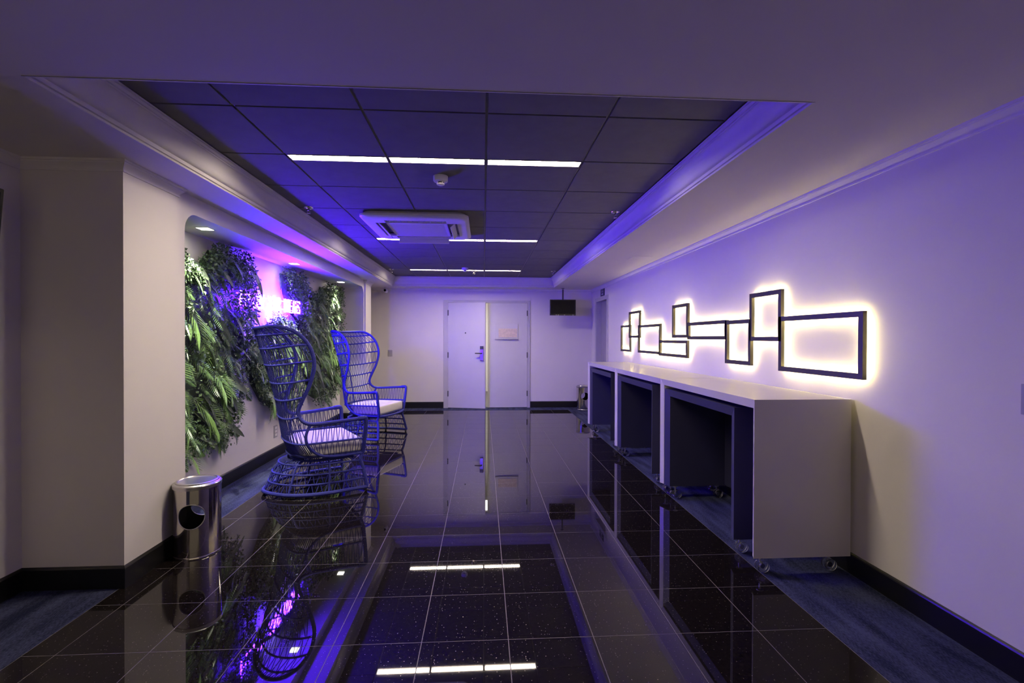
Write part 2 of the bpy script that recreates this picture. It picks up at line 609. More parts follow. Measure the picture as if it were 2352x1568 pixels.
for x in cx[1:-1]:
    MB().box(x - .014, x + .014, HY0 - .04, HY1, ZT + .007, ZT + .03).build('runner', M['tbar'], ceil)
for y in cy[1:-1]:
    MB().box(HX0, HX1, y - .013, y + .013, ZT + .0075, ZT + .029).build('cross_runner', M['tbar'], ceil)

# cove moulding round the tiled recess
prof = [(0.000, 2.3785), (0.008, 2.3785), (0.010, 2.386), (0.004, 2.387), (0.004, 2.392), (0.014, 2.394), (0.016, 2.404), (0.009, 2.407), (0.009, 2.417)]
prof += [(0.009 + 0.030 * math.sin(a), 2.417 + 0.058 * (1 - math.cos(a)) * 1.0) for a in [PI / 2 * i / 6 for i in range(1, 7)]]
prof += [(0.039 + 0.025 * (1 - math.cos(a)), 2.475 + 0.052 * math.sin(a)) for a in [PI / 2 * i / 6 for i in range(1, 7)]]
prof += [(0.064, 2.534), (0.072, 2.536), (0.072, 2.552), (0.080, 2.554), (0.080, ZT - .004), (0.0, ZT - .004)]
corners = [((HX0, HY0), (1, 1)), ((HX1, HY0), (-1, 1)), ((HX1, HY1), (-1, -1)), ((HX0, HY1), (1, -1))]
for k, nm in enumerate(('trim_1', 'trim_2', 'trim_3', 'trim_4')):
    p2 = prof
    MB().sweep(p2, [corners[k], corners[(k + 1) % 4]]).build(nm, M['trim'], kind='structure', smooth=True)

# small crown moulding on walls and pillars
cp = [(0.0, 2.318), (0.006, 2.318), (0.007, 2.326), (0.003, 2.328), (0.004, 2.335), (0.011, 2.343), (0.018, 2.352), (0.027, 2.359), (0.028, 2.366), (0.034, 2.367), (0.034, ZL)]
b = MB()
b.sweep(cp, [((XR, YB), (-1, 0)), ((XR, YF), (-1, -1)), ((-2.6, YF), (1, -1)), ((-2.6, QY1), (1, 1)), ((PX, QY1), (1, 1)), ((PX, QY0), (1, -1)), ((NX, QY0), (0, -1))])
b.build('trim_5', M['trim'], kind='structure', smooth=True)
b = MB()
b.sweep(cp, [((XL, YB), (1, 0)), ((XL, PY0), (1, -1)), ((PX, PY0), (1, -1)), ((PX, PY1), (1, 1)), ((NX, PY1), (0, 1))])
b.build('trim_6', M['trim'], kind='structure', smooth=True)

# black baseboards
bp_ = [(0.0, 0.0), (0.012, 0.0), (0.012, 0.112), (0.009, 0.119), (0.003, 0.125), (0.0, 0.125)]
def baseboard(name, path):
    MB().sweep(bp_, path).build(name, M['base'], kind='structure')
baseboard('baseboard_right', [((XR, YB), (-1, 0)), ((XR, 8.31), (-1, 0))])
baseboard('baseboard_far_right', [((XR, 9.27), (-1, 0)), ((XR, YF), (-1, -1)), ((0.945, YF), (0, -1))])
baseboard('baseboard_far_left', [((-0.79, YF), (0, -1)), ((-2.6, YF), (1, -1)), ((-2.6, QY1), (1, 1)), ((PX, QY1), (1, 1)), ((PX, QY0), (1, -1)), ((NX, QY0), (1, -1)), ((NX, NY1 + .0), (1, 0))])
baseboard('baseboard_left', [((XL, YB), (1, 0)), ((XL, PY0), (1, -1)), ((PX, PY0), (1, -1)), ((PX, PY1), (1, 1)), ((NX, PY1), (1, 1)), ((NX, NY0), (1, 0))])
baseboard('baseboard_niche', [((NX, NY0), (0, 1)), ((NB, NY0), (1, 1)), ((NB, NY1), (1, -1)), ((NX, NY1), (0, -1))])

# ------------------------------------------------------------------ far double door
dr = MB()
dr.cbox(-0.79, DX0 + .045, YF - 0.018, YF + 0.12, 0, 2.155, .004)
dr.cbox(DX1 - .02, 0.945, YF - 0.018, YF + 0.12, 0, 2.155, .004)
dr.cbox(DX0 + .0, DX1, YF - 0.0175, YF + 0.1195, 2.105, 2.1545, .004)
door1 = dr.build('door_1', M['frame'], kind='structure')
def leaf(name, hx, hy, wid, ang, sgn):
    """sgn +1: leaf extends to +x from the hinge"""
    e = MB()
    x0, x1 = (0, wid) if sgn > 0 else (-wid, 0)
    e.cbox(x0, x1, -0.02, 0.02, 0.012, 2.10, .002)
    o = e.build(name, M['door'], door1, loc=(hx, hy, 0))
    o.rotation_euler = (0, 0, ang)
    return o
lf = leaf('door_leaf', DX0 + .048, YF - 0.004, 0.765, -math.radians(14), 1)
lr = leaf('door_leaf', DX1 - .024, YF - 0.002, 0.79, 0, -1)
lr.rotation_euler = (0, 0, math.radians(2.0))
# lock plate, handle, spy hole
lk = MB()
lk.cbox(0.665, 0.735, -0.052, -0.02, 0.955, 1.245, .006)
lkp = lk.build('lock_plate', M['satin'], lf)
# sub parts sit on the same leaf
h = MB()
h.tube(spline([(0.70, -0.05, 1.10), (0.70, -0.085, 1.10), (0.67, -0.09, 1.10), (0.575, -0.09, 1.10)], 5), 0.011, 8)
h.build('handle', M['dark_pl'], lf, smooth=True)
MB().cbox(0.668, 0.732, -0.066, -0.05, 1.175, 1.242, .004).build('card_reader', M['dark_pl'], lf)
MB().lathe([(0.0, -0.027), (0.012, -0.026), (0.014, -0.02)], 16, (0.36, 0, 1.50), axis='y').build('peephole', M['dark_pl'], lf)
hg = MB()
for z in (0.29, 1.06, 1.90):
    MB().lathe([(0.0, -.055), (.009, -.055), (.009, .055), (0, .055)], 10, (DX0 + .044, YF - .03, z)).build('hinge', M['hinge'], door1)
    MB().lathe([(0.0, -.055), (.009, -.055), (.009, .055), (0, .055)], 10, (DX1 - .022, YF - .03, z)).build('hinge', M['hinge'], door1)
# notice holder on the right leaf
nt_ = empty('notice_holder', 'notice holder with a cream slip on the right leaf of the far double door', 'sign', (0.47, YF - 0.046, 1.50))
MB().cbox(-0.225, 0.225, -0.008, 0.0, -0.115, 0.185, .003).build('holder_plate', M['door'], nt_)
MB().cbox(-0.165, 0.205, -0.016, -0.008, -0.085, 0.09, .002).build('slip', M['paper'], nt_)
MB().cbox(-0.24, 0.235, -0.018, -0.006, -0.128, -0.115, .002).build('lower_ledge', M['grey_pl'], nt_)
# bright room behind the doors
b = MB()
b.box(-1.6, 1.8, 12.6, 12.7, 0, 2.6)
b.box(-1.7, -1.6, YF + .12, 12.7, 0, 2.6)
b.box(1.8, 1.9, YF + .12, 12.7, 0, 2.6)
b.box(-1.7, 1.9, YF + .12, 12.7, 2.5, 2.6)
b.build('wall_beyond', M['wall'], kind='structure')
b = MB()
b.box(-0.5, 0.7, 10.2, 11.4, 2.47, 2.498)  # unseen glowing panel, added so the room behind the doors looks bright
tag(b.build('added_panel_light', M['glow_room']), 'unseen ceiling panel added to light the room behind the double door', 'light')

# ------------------------------------------------------------------ side door in the right wall
d2 = MB()
d2.cbox(XR - .016, XR + .14, 8.305, 8.40, 0, 2.175, .004)
d2.cbox(XR - .016, XR + .14, 9.165, 9.27, 0, 2.175, .004)
d2.cbox(XR - .0155, XR + .1395, 8.35, 9.23, 2.10, 2.1745, .004)
door2 = d2.build('door_2', M['frame'], kind='structure')
MB().cbox(XR + .085, XR + .125, 8.39, 9.18, 0.01, 2.105, .002).build('door_leaf', M['violet_door'], door2)
sg = empty('room_sign', 'small navy wall sign with white markings above the side door', 'sign', (XR, 8.72, 2.245))
MB().cbox(-.008, 0, -0.14, 0.14, -.065, .065, .002).build('plate', M['navy_sign'], sg)
pr = MB()
# two pictogram figures and a bar
for yy in (0.045, -0.03):
    pr.lathe([(0, -.0095), (.010, -.0095), (.010, -.008)], 10, (0, yy, .040), axis='x')
pr.box(-.0095, -.008, .033, .057, .004, .027)
pr.hexa([(-.0095, -.052, .004), (-.008, -.052, .004), (-.008, -.008, .004), (-.0095, -.008, .004), (-.0095, -.037, .027), (-.008, -.037, .027), (-.008, -.023, .027), (-.0095, -.023, .027)])
pr.box(-.0095, -.008, -.045, .055, -.040, -.018)
pr.build('print', M['sign_white'], sg)

# ------------------------------------------------------------------ linear ceiling lights
def light_proto():
    o = empty('ceiling_light', 'x', 'light', (0, 0, ZT), 0, 'linear ceiling lights')
    L = 0.6387 - 0.014
    b = MB()
    b.box(0, L, 0, LW, .021, .03)
    b.box(0, L, 0, .004, -.001, .021)
    b.box(0, L, LW - .004, LW, -.001, .021)
    b.box(0, .004, .004, LW - .004, -.001, .021)
    b.box(L - .004, L, .004, LW - .004, -.001, .021)
    b.build('housing', M['tbar'], o)
    MB().cbox(.004, L - .004, .004, LW - .004, .014, .020, .001).build('diffuser', M['strip'], o)
    return o
lab = [['left', 'middle', 'right'], ['left', 'middle', 'right'], ['left', 'middle', 'right']]
rown = ['in the nearest row above the tiled aisle', 'in the second row beside the air conditioner', 'in the last row before the far door']
lp = None
for a, j in enumerate((2, 6, 10)):
    for c, i in enumerate((1, 2, 3)):
        if lp is None:
            lp = light_proto()
            o = lp
        else:
            o = copy_tree(lp)
        o.location = (cx[i] + .007, cy[j] + .006, ZT)
        o['label'] = '%s white linear ceiling light %s' % (lab[a][c], rown[a])

# ------------------------------------------------------------------ niche downlights
dl = None
for k, (y, nm) in enumerate(((3.93, 'nearest square downlight in the niche soffit, over the left plant panel'),
                             (5.72, 'middle square downlight in the niche soffit, above the neon sign'),
                             (7.55, 'farthest square downlight in the niche soffit, by the far pillar'))):
    if dl is None:
        dl = empty('downlight', nm, 'light', (-2.2, y, NZ), 0, 'niche downlights')
        b = MB()
        for (x0, x1, y0, y1) in ((-.055, .055, -.055, -.045), (-.055, .055, .045, .055), (-.055, -.045, -.045, .045), (.045, .055, -.045, .045)):
            b.box(x0, x1, y0, y1, -.004, .0)
        b.build('bezel', M['white_pl'], dl)
        MB().box(-.045, .045, -.045, .045, -.003, -.001).build('lens', M['down'], dl)
    else:
        o = copy_tree(dl)
        o.location = (-2.2, y, NZ)
        o['label'] = nm
    sp = bpy.data.lights.new('downlight_beam', 'SPOT')
    sp.energy = DOWN_W
    sp.color = (1.0, 0.95, 0.78)
    sp.spot_size = math.radians(64)
    sp.spot_blend = 0.7
    sp.shadow_soft_size = 0.03
    so = bpy.data.objects.new('downlight_beam', sp)
    COL.objects.link(so)
    so.location = (-2.2, y, NZ - .012)

# ------------------------------------------------------------------ air conditioner cassette
ac = empty('air_conditioner', 'white ceiling cassette air conditioner with open louvres', 'air conditioner', (-0.645, 4.95, ZT - .02))
H = 0.505
def rrect(h, r, n=6):
    pts = []
    for cxs, cys, a0 in ((h - r, h - r, 0), (-h + r, h - r, PI / 2), (-h + r, -h + r, PI), (h - r, -h + r, 3 * PI / 2)):
        for i in range(n + 1):
            a = a0 + PI / 2 * i / n
            pts.append((cxs + r * math.cos(a), cys + r * math.sin(a)))
    return pts
b = MB()
lv = [(H - .03, .09, .0195), (H - .02, .09, 0.0), (H, .09, -.004), (H, .09, -.022), (H - .012, .085, -.036), (H - .04, .07, -.044), (H - .085, .05, -.045)]
vs = []
for hh, rr, z in lv:
    vs += [(x, y, z) for x, y in rrect(hh, rr)]
nn = len(rrect(1, .1))
fs = [(i * nn + j, i * nn + (j + 1) % nn, (i + 1) * nn + (j + 1) % nn, (i + 1) * nn + j) for i in range(len(lv) - 1) for j in range(nn)]
b.add(vs, fs)
b.build('outer_frame', M['white_pl'], ac, smooth=True)
# centre plate around the vents: strips leaving four slots and a grille opening
q = H - .085
b = MB()
zt_, zb_ = -.02, -.0455
g1 = 0.285
b.box(-q, q, -q, -q + .03, zb_, zt_)
b.box(-q, q, q - .03, q, zb_, zt_)
b.box(-q, -q + .03, -q + .03, q - .03, zb_, zt_)
b.box(q - .03, q, -q + .03, q - .03, zb_, zt_)
for sx in (-1, 1):
    for sy in (-1, 1):
        b.box(*sorted((sx * (g1 + .005), sx * (q - .03))), *sorted((sy * (g1 + .005), sy * (q - .03))), zb_, zt_)
b.box(-g1 - .005, g1 + .005, -g1 - .005, -g1 + .025, zb_, zt_)
b.box(-g1 - .005, g1 + .005, g1 - .025, g1 + .005, zb_, zt_)
b.box(-g1 - .005, -g1 + .025, -g1 + .025, g1 - .025, zb_, zt_)
b.box(g1 - .025, g1 + .005, -g1 + .025, g1 - .025, zb_, zt_)
b.build('centre_plate', M['white_pl'], ac)
MB().box(-q, q, -q, q, -.012, -.004).build('inner_plenum', M['dark_pl'], ac)
# grille: fine slats
gr0 = None
for k in range(21):
    y = -0.25 + k * 0.025
    if gr0 is None:
        gr0 = MB().box(-.258, .258, -.0055, .0055, -.044, -.034).build('grille_slat', M['white_pl'], ac, loc=(0, y, 0))
    else:
        dup(gr0, ac, (0, y, 0))
gb = MB()
for k in range(11):
    x = -0.25 + k * 0.05
    gb.box(x - .003, x + .003, -.258, .258, -.040, -.032)
gb.build('grille_bars', M['grey_pl'], ac)
MB().box(-.262, .262, -.262, .262, -.032, -.028).build('filter', M['grey_pl'], ac)
# four vanes, each tilted out of its slot
def vane(rz, tilt, drop):
    v = MB()
    v.cbox(-.27, .27, -.03, .03, -.004, .004, .0025)
    o = v.build('vane', M['white_pl'], ac)
    d = g1 + .06
    o.matrix_local = Matrix.Rotation(rz, 4, 'Z') @ Matrix.Translation((0, d, -.045 - drop)) @ Matrix.Rotation(tilt, 4, 'X')
vane(0, math.radians(78), .040)
vane(PI / 2, math.radians(40), .012)
vane(PI, math.radians(86), -.034)
vane(-PI / 2, math.radians(45), .012)
fin = MB().box(-.003, .003, -g1 - .085, -g1 - .03, -.043, -.015).build('vent_fin', M['grey_pl'], ac, loc=(-.25, 0, 0))
for k in range(1, 10):
    dup(fin, ac, (-.25 + k * .0555, 0, 0))

# ------------------------------------------------------------------ smoke detectors, sprinklers, camera, hatch
sd = empty('smoke_detector', 'round white smoke detector just beyond the nearest ceiling light row', 'smoke detector', (-0.31, 3.49, ZT), 0, 'smoke detectors')
MB().lathe([(0.0, 0), (.053, 0), (.053, -.030), (.050, -.038), (.030, -.041), (0, -.041)], 28).build('base', M['white_pl'], sd, smooth=True)
b = MB()
b.lathe([(0.0, -.041), (.020, -.041), (.020, -.053), (0, -.053)], 20)
b.build('chamber', M['dark_pl'], sd)
b = MB()
b.lathe([(0, -.053), (.029, -.053), (.028, -.060), (.02, -.064), (0, -.065)], 24)
for a in range(4):
    t = a * PI / 2 + .6
    b.box(.025 * math.cos(t) - .003, .025 * math.cos(t) + .003, .025 * math.sin(t) - .003, .025 * math.sin(t) + .003, -.055, -.039)
b.build('cap', M['white_pl'], sd, smooth=True)
o = copy_tree(sd)
o.location = (-0.306, 8.0, ZT)
o['label'] = 'round white smoke detector by the farthest ceiling light row'
sk = None
for (x, y, lb) in ((-1.565, 4.40, 'chrome sprinkler head at the left edge of the tiled ceiling, level with the air conditioner'),
                   (1.215, 4.36, 'chrome sprinkler head by the right cove moulding, level with the air conditioner'),
                   (-1.56, 8.25, 'chrome sprinkler head in the far left corner of the tiled ceiling'),
                   (1.215, 8.3, 'chrome sprinkler head in the far right corner of the tiled ceiling'),
                   (-0.165, 8.42, 'small sprinkler head right of the far smoke detector')):
    if sk is None:
        sk = empty('sprinkler', lb, 'sprinkler', (x, y, ZT), 0, 'ceiling sprinklers')
        MB().lathe([(0, 0), (.042, 0), (.040, -.006), (.018, -.012), (0, -.012)], 20).build('rosette', M['steel'], sk, smooth=True)
        b = MB()
        b.lathe([(0, -.01), (.010, -.01), (.010, -.026), (.006, -.028), (0, -.028)], 12)
        b.tube([(.009, 0, -.026), (.014, 0, -.040), (.003, 0, -.052)], .0022, 6)
        b.tube([(-.009, 0, -.026), (-.014, 0, -.040), (-.003, 0, -.052)], .0022, 6)
        b.build('nozzle', M['steel'], sk, smooth=True)
        MB().lathe([(0, -.052), (.017, -.052), (.017, -.0545), (0, -.0545)], 14).build('deflector', M['steel'], sk)
    else:
        o = copy_tree(sk)
        o.location = (x, y, ZT)
        o['label'] = lb
cc = empty('security_camera', 'small white security camera under the ceiling beside the far pillar', 'camera', (-1.90, 9.46, ZL))
MB().lathe([(0, 0), (.035, 0), (.033, -.012), (.012, -.016), (.012, -.03), (0, -.03)], 18).build('mount', M['white_pl'], cc, smooth=True)
b = MB()
b.lathe([(0, -.075), (.030, -.072), (.040, -.055), (.040, .05), (.03, .06), (0, .06)], 20, (0, 0, -.062), axis='y')
b.build('body', M['white_pl'], cc, smooth=True)
b = MB()
b.lathe([(0, -.084), (.021, -.083), (.024, -.073), (0, -.073)], 18, (0, 0, -.062), axis='y')
b.build('lens', M['screen'], cc, smooth=True)
hb = MB()
hb.cbox(-.12, .12, -.11, .11, -.003, 0.0, .001)
hp = hb.build('access_panel', M['ceil'], loc=(1.90, 5.73, ZL))
tag(hp, 'flush square access panel in the low ceiling over the white counter', 'panel')

# ------------------------------------------------------------------ hanging television and left wall screen
tv = empty('television', 'black flat television hung from the ceiling right of the double door', 'television', (1.552, 9.30, 2.0))
MB().cbox(-.255, .255, -.025, .025, -.155, .155, .006).build('casing', M['tvblack'], tv)
MB().box(-.238, .238, -.0265, -.025, -.128, .140).build('screen', M['screen'], tv)
for x in (-.13, -.09, 0.03, .2):
    MB().box(x - .012, x + .012, -.0268, -.025, -.148, -.142).build('button', M['satin'], tv)
b = MB()
b.tube([(.01, .04, .0), (.01, .04, .36)], .014, 10)
b.build('pole', M['black'], tv, smooth=True)
b = MB()
b.box(-.06, .08, .024, .05, -.08, .08)
b.build('bracket', M['black'], tv)
MB().lathe([(0, .372), (.028, .372), (.028, .380), (0, .380)], 16, (.01, .04, 0)).build('ceiling_plate', M['black'], tv)

wt = empty('wall_screen', 'black wall screen on the left wall, cut off by the left edge', 'television', (XL, 1.925, 1.78))
b = MB()
b.cbox(-.03, .03, -.62, .62, -.36, .36, .006)
o = b.build('casing', M['tvblack'], wt)
o.location = (.09, 0, 0)
o.rotation_euler = (0, math.radians(5), 0)
b = MB()
b.box(.030, .0315, -.60, .60, -.335, .34)
o = b.build('screen', M['screen'], wt)
o.location = (.09, 0, 0)
o.rotation_euler = (0, math.radians(5), 0)
MB().box(0.0, .075, -.1, .1, -.1, .1).build('bracket', M['black'], wt)

# ------------------------------------------------------------------ switches and outlet
def plate(name, label, cat, loc, axis, w, h, kind):
    e = empty(name, label, cat, loc)
    def bx(b_, u0, u1, z0, z1, d0, d1, c):
        if axis == '-y':
            return b_.cbox(u0, u1, -d1, -d0, z0, z1, c)
        if axis == '-x':
            return b_.cbox(-d1, -d0, u0, u1, z0, z1, c)
        return b_.cbox(d0, d1, u0, u1, z0, z1, c)
    bx(MB(), -w / 2, w / 2, -h / 2, h / 2, 0, .008, .002).build('plate', M['grey_pl'], e)
    if kind == 'switch':
        bx(MB(), -w * .1, w * .32, -h * .22, h * .22, .008, .013, .0015).build('rocker', M['grey_pl'], e)
    else:
        for z in (-h * .27, h * .02, h * .3):
            bx(MB(), -w * .28, w * .28, z - h * .1, z + h * .1, .008, .011, .001).build('socket', M['white_pl'], e)
    return e
plate('light_switch', 'grey light switch plate on the far wall left of the double door', 'switch', (-1.845, YF, 1.095), '-y', .09, .125, 'switch')
plate('light_switch', 'grey switch plate on the right wall at the right edge', 'switch', (XR, 1.76, 1.157), '-x', .13, .125, 'switch')
plate('power_outlet', 'grey power outlet plate low on the niche wall behind the near chair', 'outlet', (NB, 5.73, .305), '+x', .09, .14, 'outlet')

# ------------------------------------------------------------------ light sculpture on the right wall
ls = empty('light_sculpture', 'backlit sculpture of nine joined black rectangles glowing on the right wall', 'wall light', (XR, 4.9, 1.4))
FX = 2.156
kf = FX / 2.14
rects = [(6.873, 7.352, 1.202, 1.599), (6.449, 6.941, 1.409, 1.787), (5.692, 6.520, 1.205, 1.581), (4.914, 5.727, 1.192, 1.381),
         (4.909, 5.319, 1.409, 1.775), (4.102, 4.917, 1.391, 1.567), (3.719, 4.124, 1.183, 1.559), (3.327, 3.737, 1.382, 1.760), (2.549, 3.355, 1.168, 1.560)]
BW = 0.034
for y0, y1, z0, z1 in rects:
    y0, y1 = (y0 * kf if y0 > 3 else y0 * (FX + .026) / 2.14) - 4.9, y1 * kf - 4.9
    z0, z1 = (z0 - 1.4) * kf, (z1 - 1.4) * kf
    x0, x1 = FX - XR, FX - XR + .026
    b = MB()
    b.box(x0, x1, y0, y1, z0, z0 + BW)
    b.box(x0, x1, y0, y1, z1 - BW, z1)
    b.box(x0, x1, y0, y0 + BW, z0 + BW, z1 - BW)
    b.box(x0, x1, y1 - BW, y1, z0 + BW, z1 - BW)
    ym = (y0 + y1) / 2
    for zz in (z0 + BW / 2, z1 - BW / 2):
        b.box(x1, 0, ym - .010, ym + .010, zz - .010, zz + .010)
    fo = b.build('frame', M['black'], ls)
    w_ = MB()
    for (a0, a1, c0, c1) in ((y0, y1, z0, z0 + BW), (y0, y1, z1 - BW, z1), (y0, y0 + BW, z0 + BW, z1 - BW), (y1 - BW, y1, z0 + BW, z1 - BW)):
        w_.box(x1, x1 + .0008, a0 + .001, a1 - .001, c0 + .001, c1 - .001)
    w_.build('added_reflector', M['white_pl'], fo)  # white backing added to bounce trapped LED light back out
    e = MB()
    m_ = BW / 2
    xs0, xs1 = x1 + .001, x1 + .005
    for (a0, a1, c0, c1) in ((y0 + m_ + .008, y1 - m_ - .008, z0 + m_ - .005, z0 + m_ + .005), (y0 + m_ + .008, y1 - m_ - .008, z1 - m_ - .005, z1 - m_ + .005),
                             (y0 + m_ - .005, y0 + m_ + .005, z0 + m_ + .008, z1 - m_ - .008), (y1 - m_ - .005, y1 - m_ + .005, z0 + m_ + .008, z1 - m_ - .008)):
        e.box(xs0, xs1, a0, a1, c0, c1)
    e.build('led_strip', M['led'], fo)

# ------------------------------------------------------------------ nested counters on casters
def caster(parent, x, y, ztop):
    r = .036
    c = MB()
    c.lathe([(0, ztop - .004), (.020, ztop - .004), (.020, ztop), (0, ztop)], 14, (x, y, 0))
    c.lathe([(0, r + .02), (.006, r + .02), (.006, ztop - .004), (0, ztop - .004)], 10, (x, y, 0))
    c.lathe([(0, -.006), (.014, -.006), (.014, .006), (0, .006)], 12, (x + .012, y, r + .002), axis='y')
    co = c.build('caster', M['satin'], parent, smooth=True)
    for s in (-1, 1):
        w = MB()
        w.lathe([(0, -.009), (r * .7, -.011), (r * .95, -.007), (r, 0), (r * .95, .006), (r * .6, .008), (0, .008)], 22, (x + .012, y + s * .016, r + .002), axis='y')
        w.build('wheel', M['clear'], co, smooth=True)
    return co

def table(name, label, group, mat, y0, y1, xf, xb, zt, zb, w, d, back, wl):
    e = empty(name, label, 'table', (xf, (y0 + y1) / 2, 0), 0, group)
    a, c = y0 - (y0 + y1) / 2, y1 - (y0 + y1) / 2
    D = xb - xf
    t = MB().hexa([(d, a + wl, zt - w), (D, a + wl, zt - w), (D, c - wl, zt - w), (d, c - wl, zt - w), (0, a, zt), (D, a, zt), (D, c, zt), (0, c, zt)])
    t.build('top_panel', mat, e)
    for yo, yi in ((a, a + wl), (c, c - wl)):
        MB().hexa([(0, yo, zb), (D, yo, zb), (D, yi, zb), (d, yi, zb), (0, yo, zt - .0004), (D, yo, zt - .0004), (D, yi, zt - w), (d, yi, zt - w)]).build('side_panel', mat, e)
    if back:
        MB().box(D - .03, D - .005, a + wl, c - wl, zb + .01, zt - w).build('back_panel', mat, e)
    for yy in (a + w * .55 + .03, c - w * .55 - .03):
        for xx in (.075, D - .10):
            caster(e, xx, yy, zb)
    return e
ys = [2.71, 4.205, 5.69, 7.18]
XF, XB = 1.588, 2.183
wl = ['white nesting counter nearest the camera, its plain end panel in full view',
      'middle white nesting counter, between the nearest and the farthest one',
      'farthest white nesting counter, next to the far steel bin']
nl = ['navy table tucked under the nearest white counter', 'navy table tucked under the middle white counter', 'navy table tucked under the farthest white counter']
for k in range(3):
    y0, y1 = ys[k] + .002, ys[k + 1] - .002
    table('white_counter', wl[k], 'white nesting counters', M['white_lam'], y0, y1, XF, XB, 1.042, .108, .055, .018, False, .042)
    table('navy_table', nl[k], 'navy nested tables', M['navy_lam'], y0 + .262, y1 - .048, XF + .02, XB - .03, .958, .108, .062, .022, True, .072)

# ------------------------------------------------------------------ steel bins
def steel_bin(label, loc, rz):
    e = empty('waste_bin', label, 'bin', loc, rz, 'steel waste bins')
    R, Hh = .134, .468
    hr, hz = .078, .268
    def shell(Rr, name, mat, z0, z1):
        b_ = MB()
        # angular span of a hole patch
        half = .10 / Rr
        N = 12
        def wrap(s, z, ang0):
            t = ang0 + s / R
            return (Rr * math.sin(t), -Rr * math.cos(t), z)
        S = half * R
        for a0 in (0, PI):
            # square patch with circular hole, 4*N boundary points
            sq = []
            for i in range(N): sq.append((-S + 2 * S * i / N, hz - .10))
            for i in range(N): sq.append((S, hz - .10 + .20 * i / N))
            for i in range(N): sq.append((S - 2 * S * i / N, hz + .10))
            for i in range(N): sq.append((-S, hz + .10 - .20 * i / N))
            ci = []
            for (s, z) in sq:
                a = math.atan2(z - hz, s)
                ci.append((hr * math.cos(a), hz + hr * math.sin(a)))
            k = len(sq)
            mid = [((s + c[0]) / 2, (z + c[1]) / 2) for (s, z), c in zip(sq, ci)]
            vs = [wrap(s, z, a0) for s, z in sq] + [wrap(s, z, a0) for s, z in mid] + [wrap(s, z, a0) for s, z in ci]
            fs = []
            for lev in range(2):
                for i in range(k):
                    fs.append((lev * k + i, lev * k + (i + 1) % k, (lev + 1) * k + (i + 1) % k, (lev + 1) * k + i))
            b_.add(vs, fs)
            # below and above the patch
            for (za, zb2) in ((z0, hz - .10), (hz + .10, z1)):
                vs = []
                for i in range(N + 1):
                    s = -S + 2 * S * i / N
                    vs += [wrap(s, za, a0), wrap(s, zb2, a0)]
                b_.add(vs, [(2 * i, 2 * i + 2, 2 * i + 3, 2 * i + 1) for i in range(N)])
            # the side between the two patches
            span = PI - 2 * half
            vs = []
            n2 = 14
            for i in range(n2 + 1):
                t = a0 + half + span * i / n2
                for z in (z0, hz - .10, hz + .10, z1):
                    vs.append((Rr * math.sin(t), -Rr * math.cos(t), z))
            b_.add(vs, [(4 * i + j, 4 * i + 4 + j, 4 * i + 5 + j, 4 * i + 1 + j) for i in range(n2) for j in range(3)])
        return b_.build(name, mat, e, smooth=True)
    body = shell(R, 'body', M['steel'], .012, Hh - .035)
    shell(R - .003, 'inner_liner', M['dark'], .013, Hh - .036)
    for a0 in (0, PI):
        b_ = MB()
        pts = []
        for i in range(32):
            a = 2 * PI * i / 32
            s, z = hr * math.cos(a), hz + hr * math.sin(a)
            t = a0 + s / R
            pts.append(((R + .0005) * math.sin(t), -(R + .0005) * math.cos(t), z))
        b_.tube(pts, .003, 6, closed=True)
        b_.build('hole_rim', M['satin'], e, smooth=True)
    MB().lathe([(0, .0), (R + .003, .0), (R + .003, .008), (R, .012), (R - .01, .014), (0, .014)], 40).build('base_ring', M['steel'], e, smooth=True)
    MB().lathe([(R, Hh - .036), (R + .004, Hh - .034), (R + .005, Hh - .014), (R - .002, Hh - .008), (R - .010, Hh - .006), (R - .013, Hh + .001), (R - .022, Hh + .003), (R - .026, Hh - .003), (R - .034, Hh - .003), (0, Hh - .003)], 40).build('lid', M['satin'], e, smooth=True)
    return e
steel_bin('polished steel bin with a round hole, in front of the near left pillar', (-1.866, 3.245, 0), math.radians(14))
steel_bin('polished steel bin with a round hole, in the far right corner beside the counters', (1.975, 9.35, 0), math.radians(5))

# ------------------------------------------------------------------ peacock armchairs
EDGE = [(-.520, 0, 1.478), (-.512, .13, 1.480), (-.480, .245, 1.484), (-.405, .315, 1.488), (-.32, .345, 1.474), (-.23, .362, 1.425), (-.155, .372, 1.335),
        (-.118, .376, 1.235), (-.112, .374, 1.13), (-.145, .357, .985), (-.195, .332, .86), (-.226, .315, .765), (-.212, .322, .695), (-.155, .352, .650), (-.05, .372, .644), (.14, .392, .655), (.318, .408, .668)]
def lerp_tab(tab, z):
    tab = sorted(tab)
    if z <= tab[0][0]:
        return tab[0][1:]
    for a, b_ in zip(tab, tab[1:]):
        if z <= b_[0]:
            t = (z - a[0]) / (b_[0] - a[0])
            return tuple(p + (q_ - p) * t for p, q_ in zip(a[1:], b_[1:]))
    return tab[-1][1:]
EZ = [(.47, -.15, .345), (.62, -.16, .348), (.70, -.215, .325), (.765, -.226, .315), (.86, -.195, .332), (.985, -.145, .357), (1.13, -.112, .374), (1.235, -.118, .376), (1.335, -.155, .372), (1.425, -.23, .362), (1.478, -.36, .335)]
BZ = [(.30, -.22), (.47, -.29), (.70, -.325), (.86, -.355), (1.0, -.39), (1.17, -.44), (1.30, -.475), (1.478, -.52)]
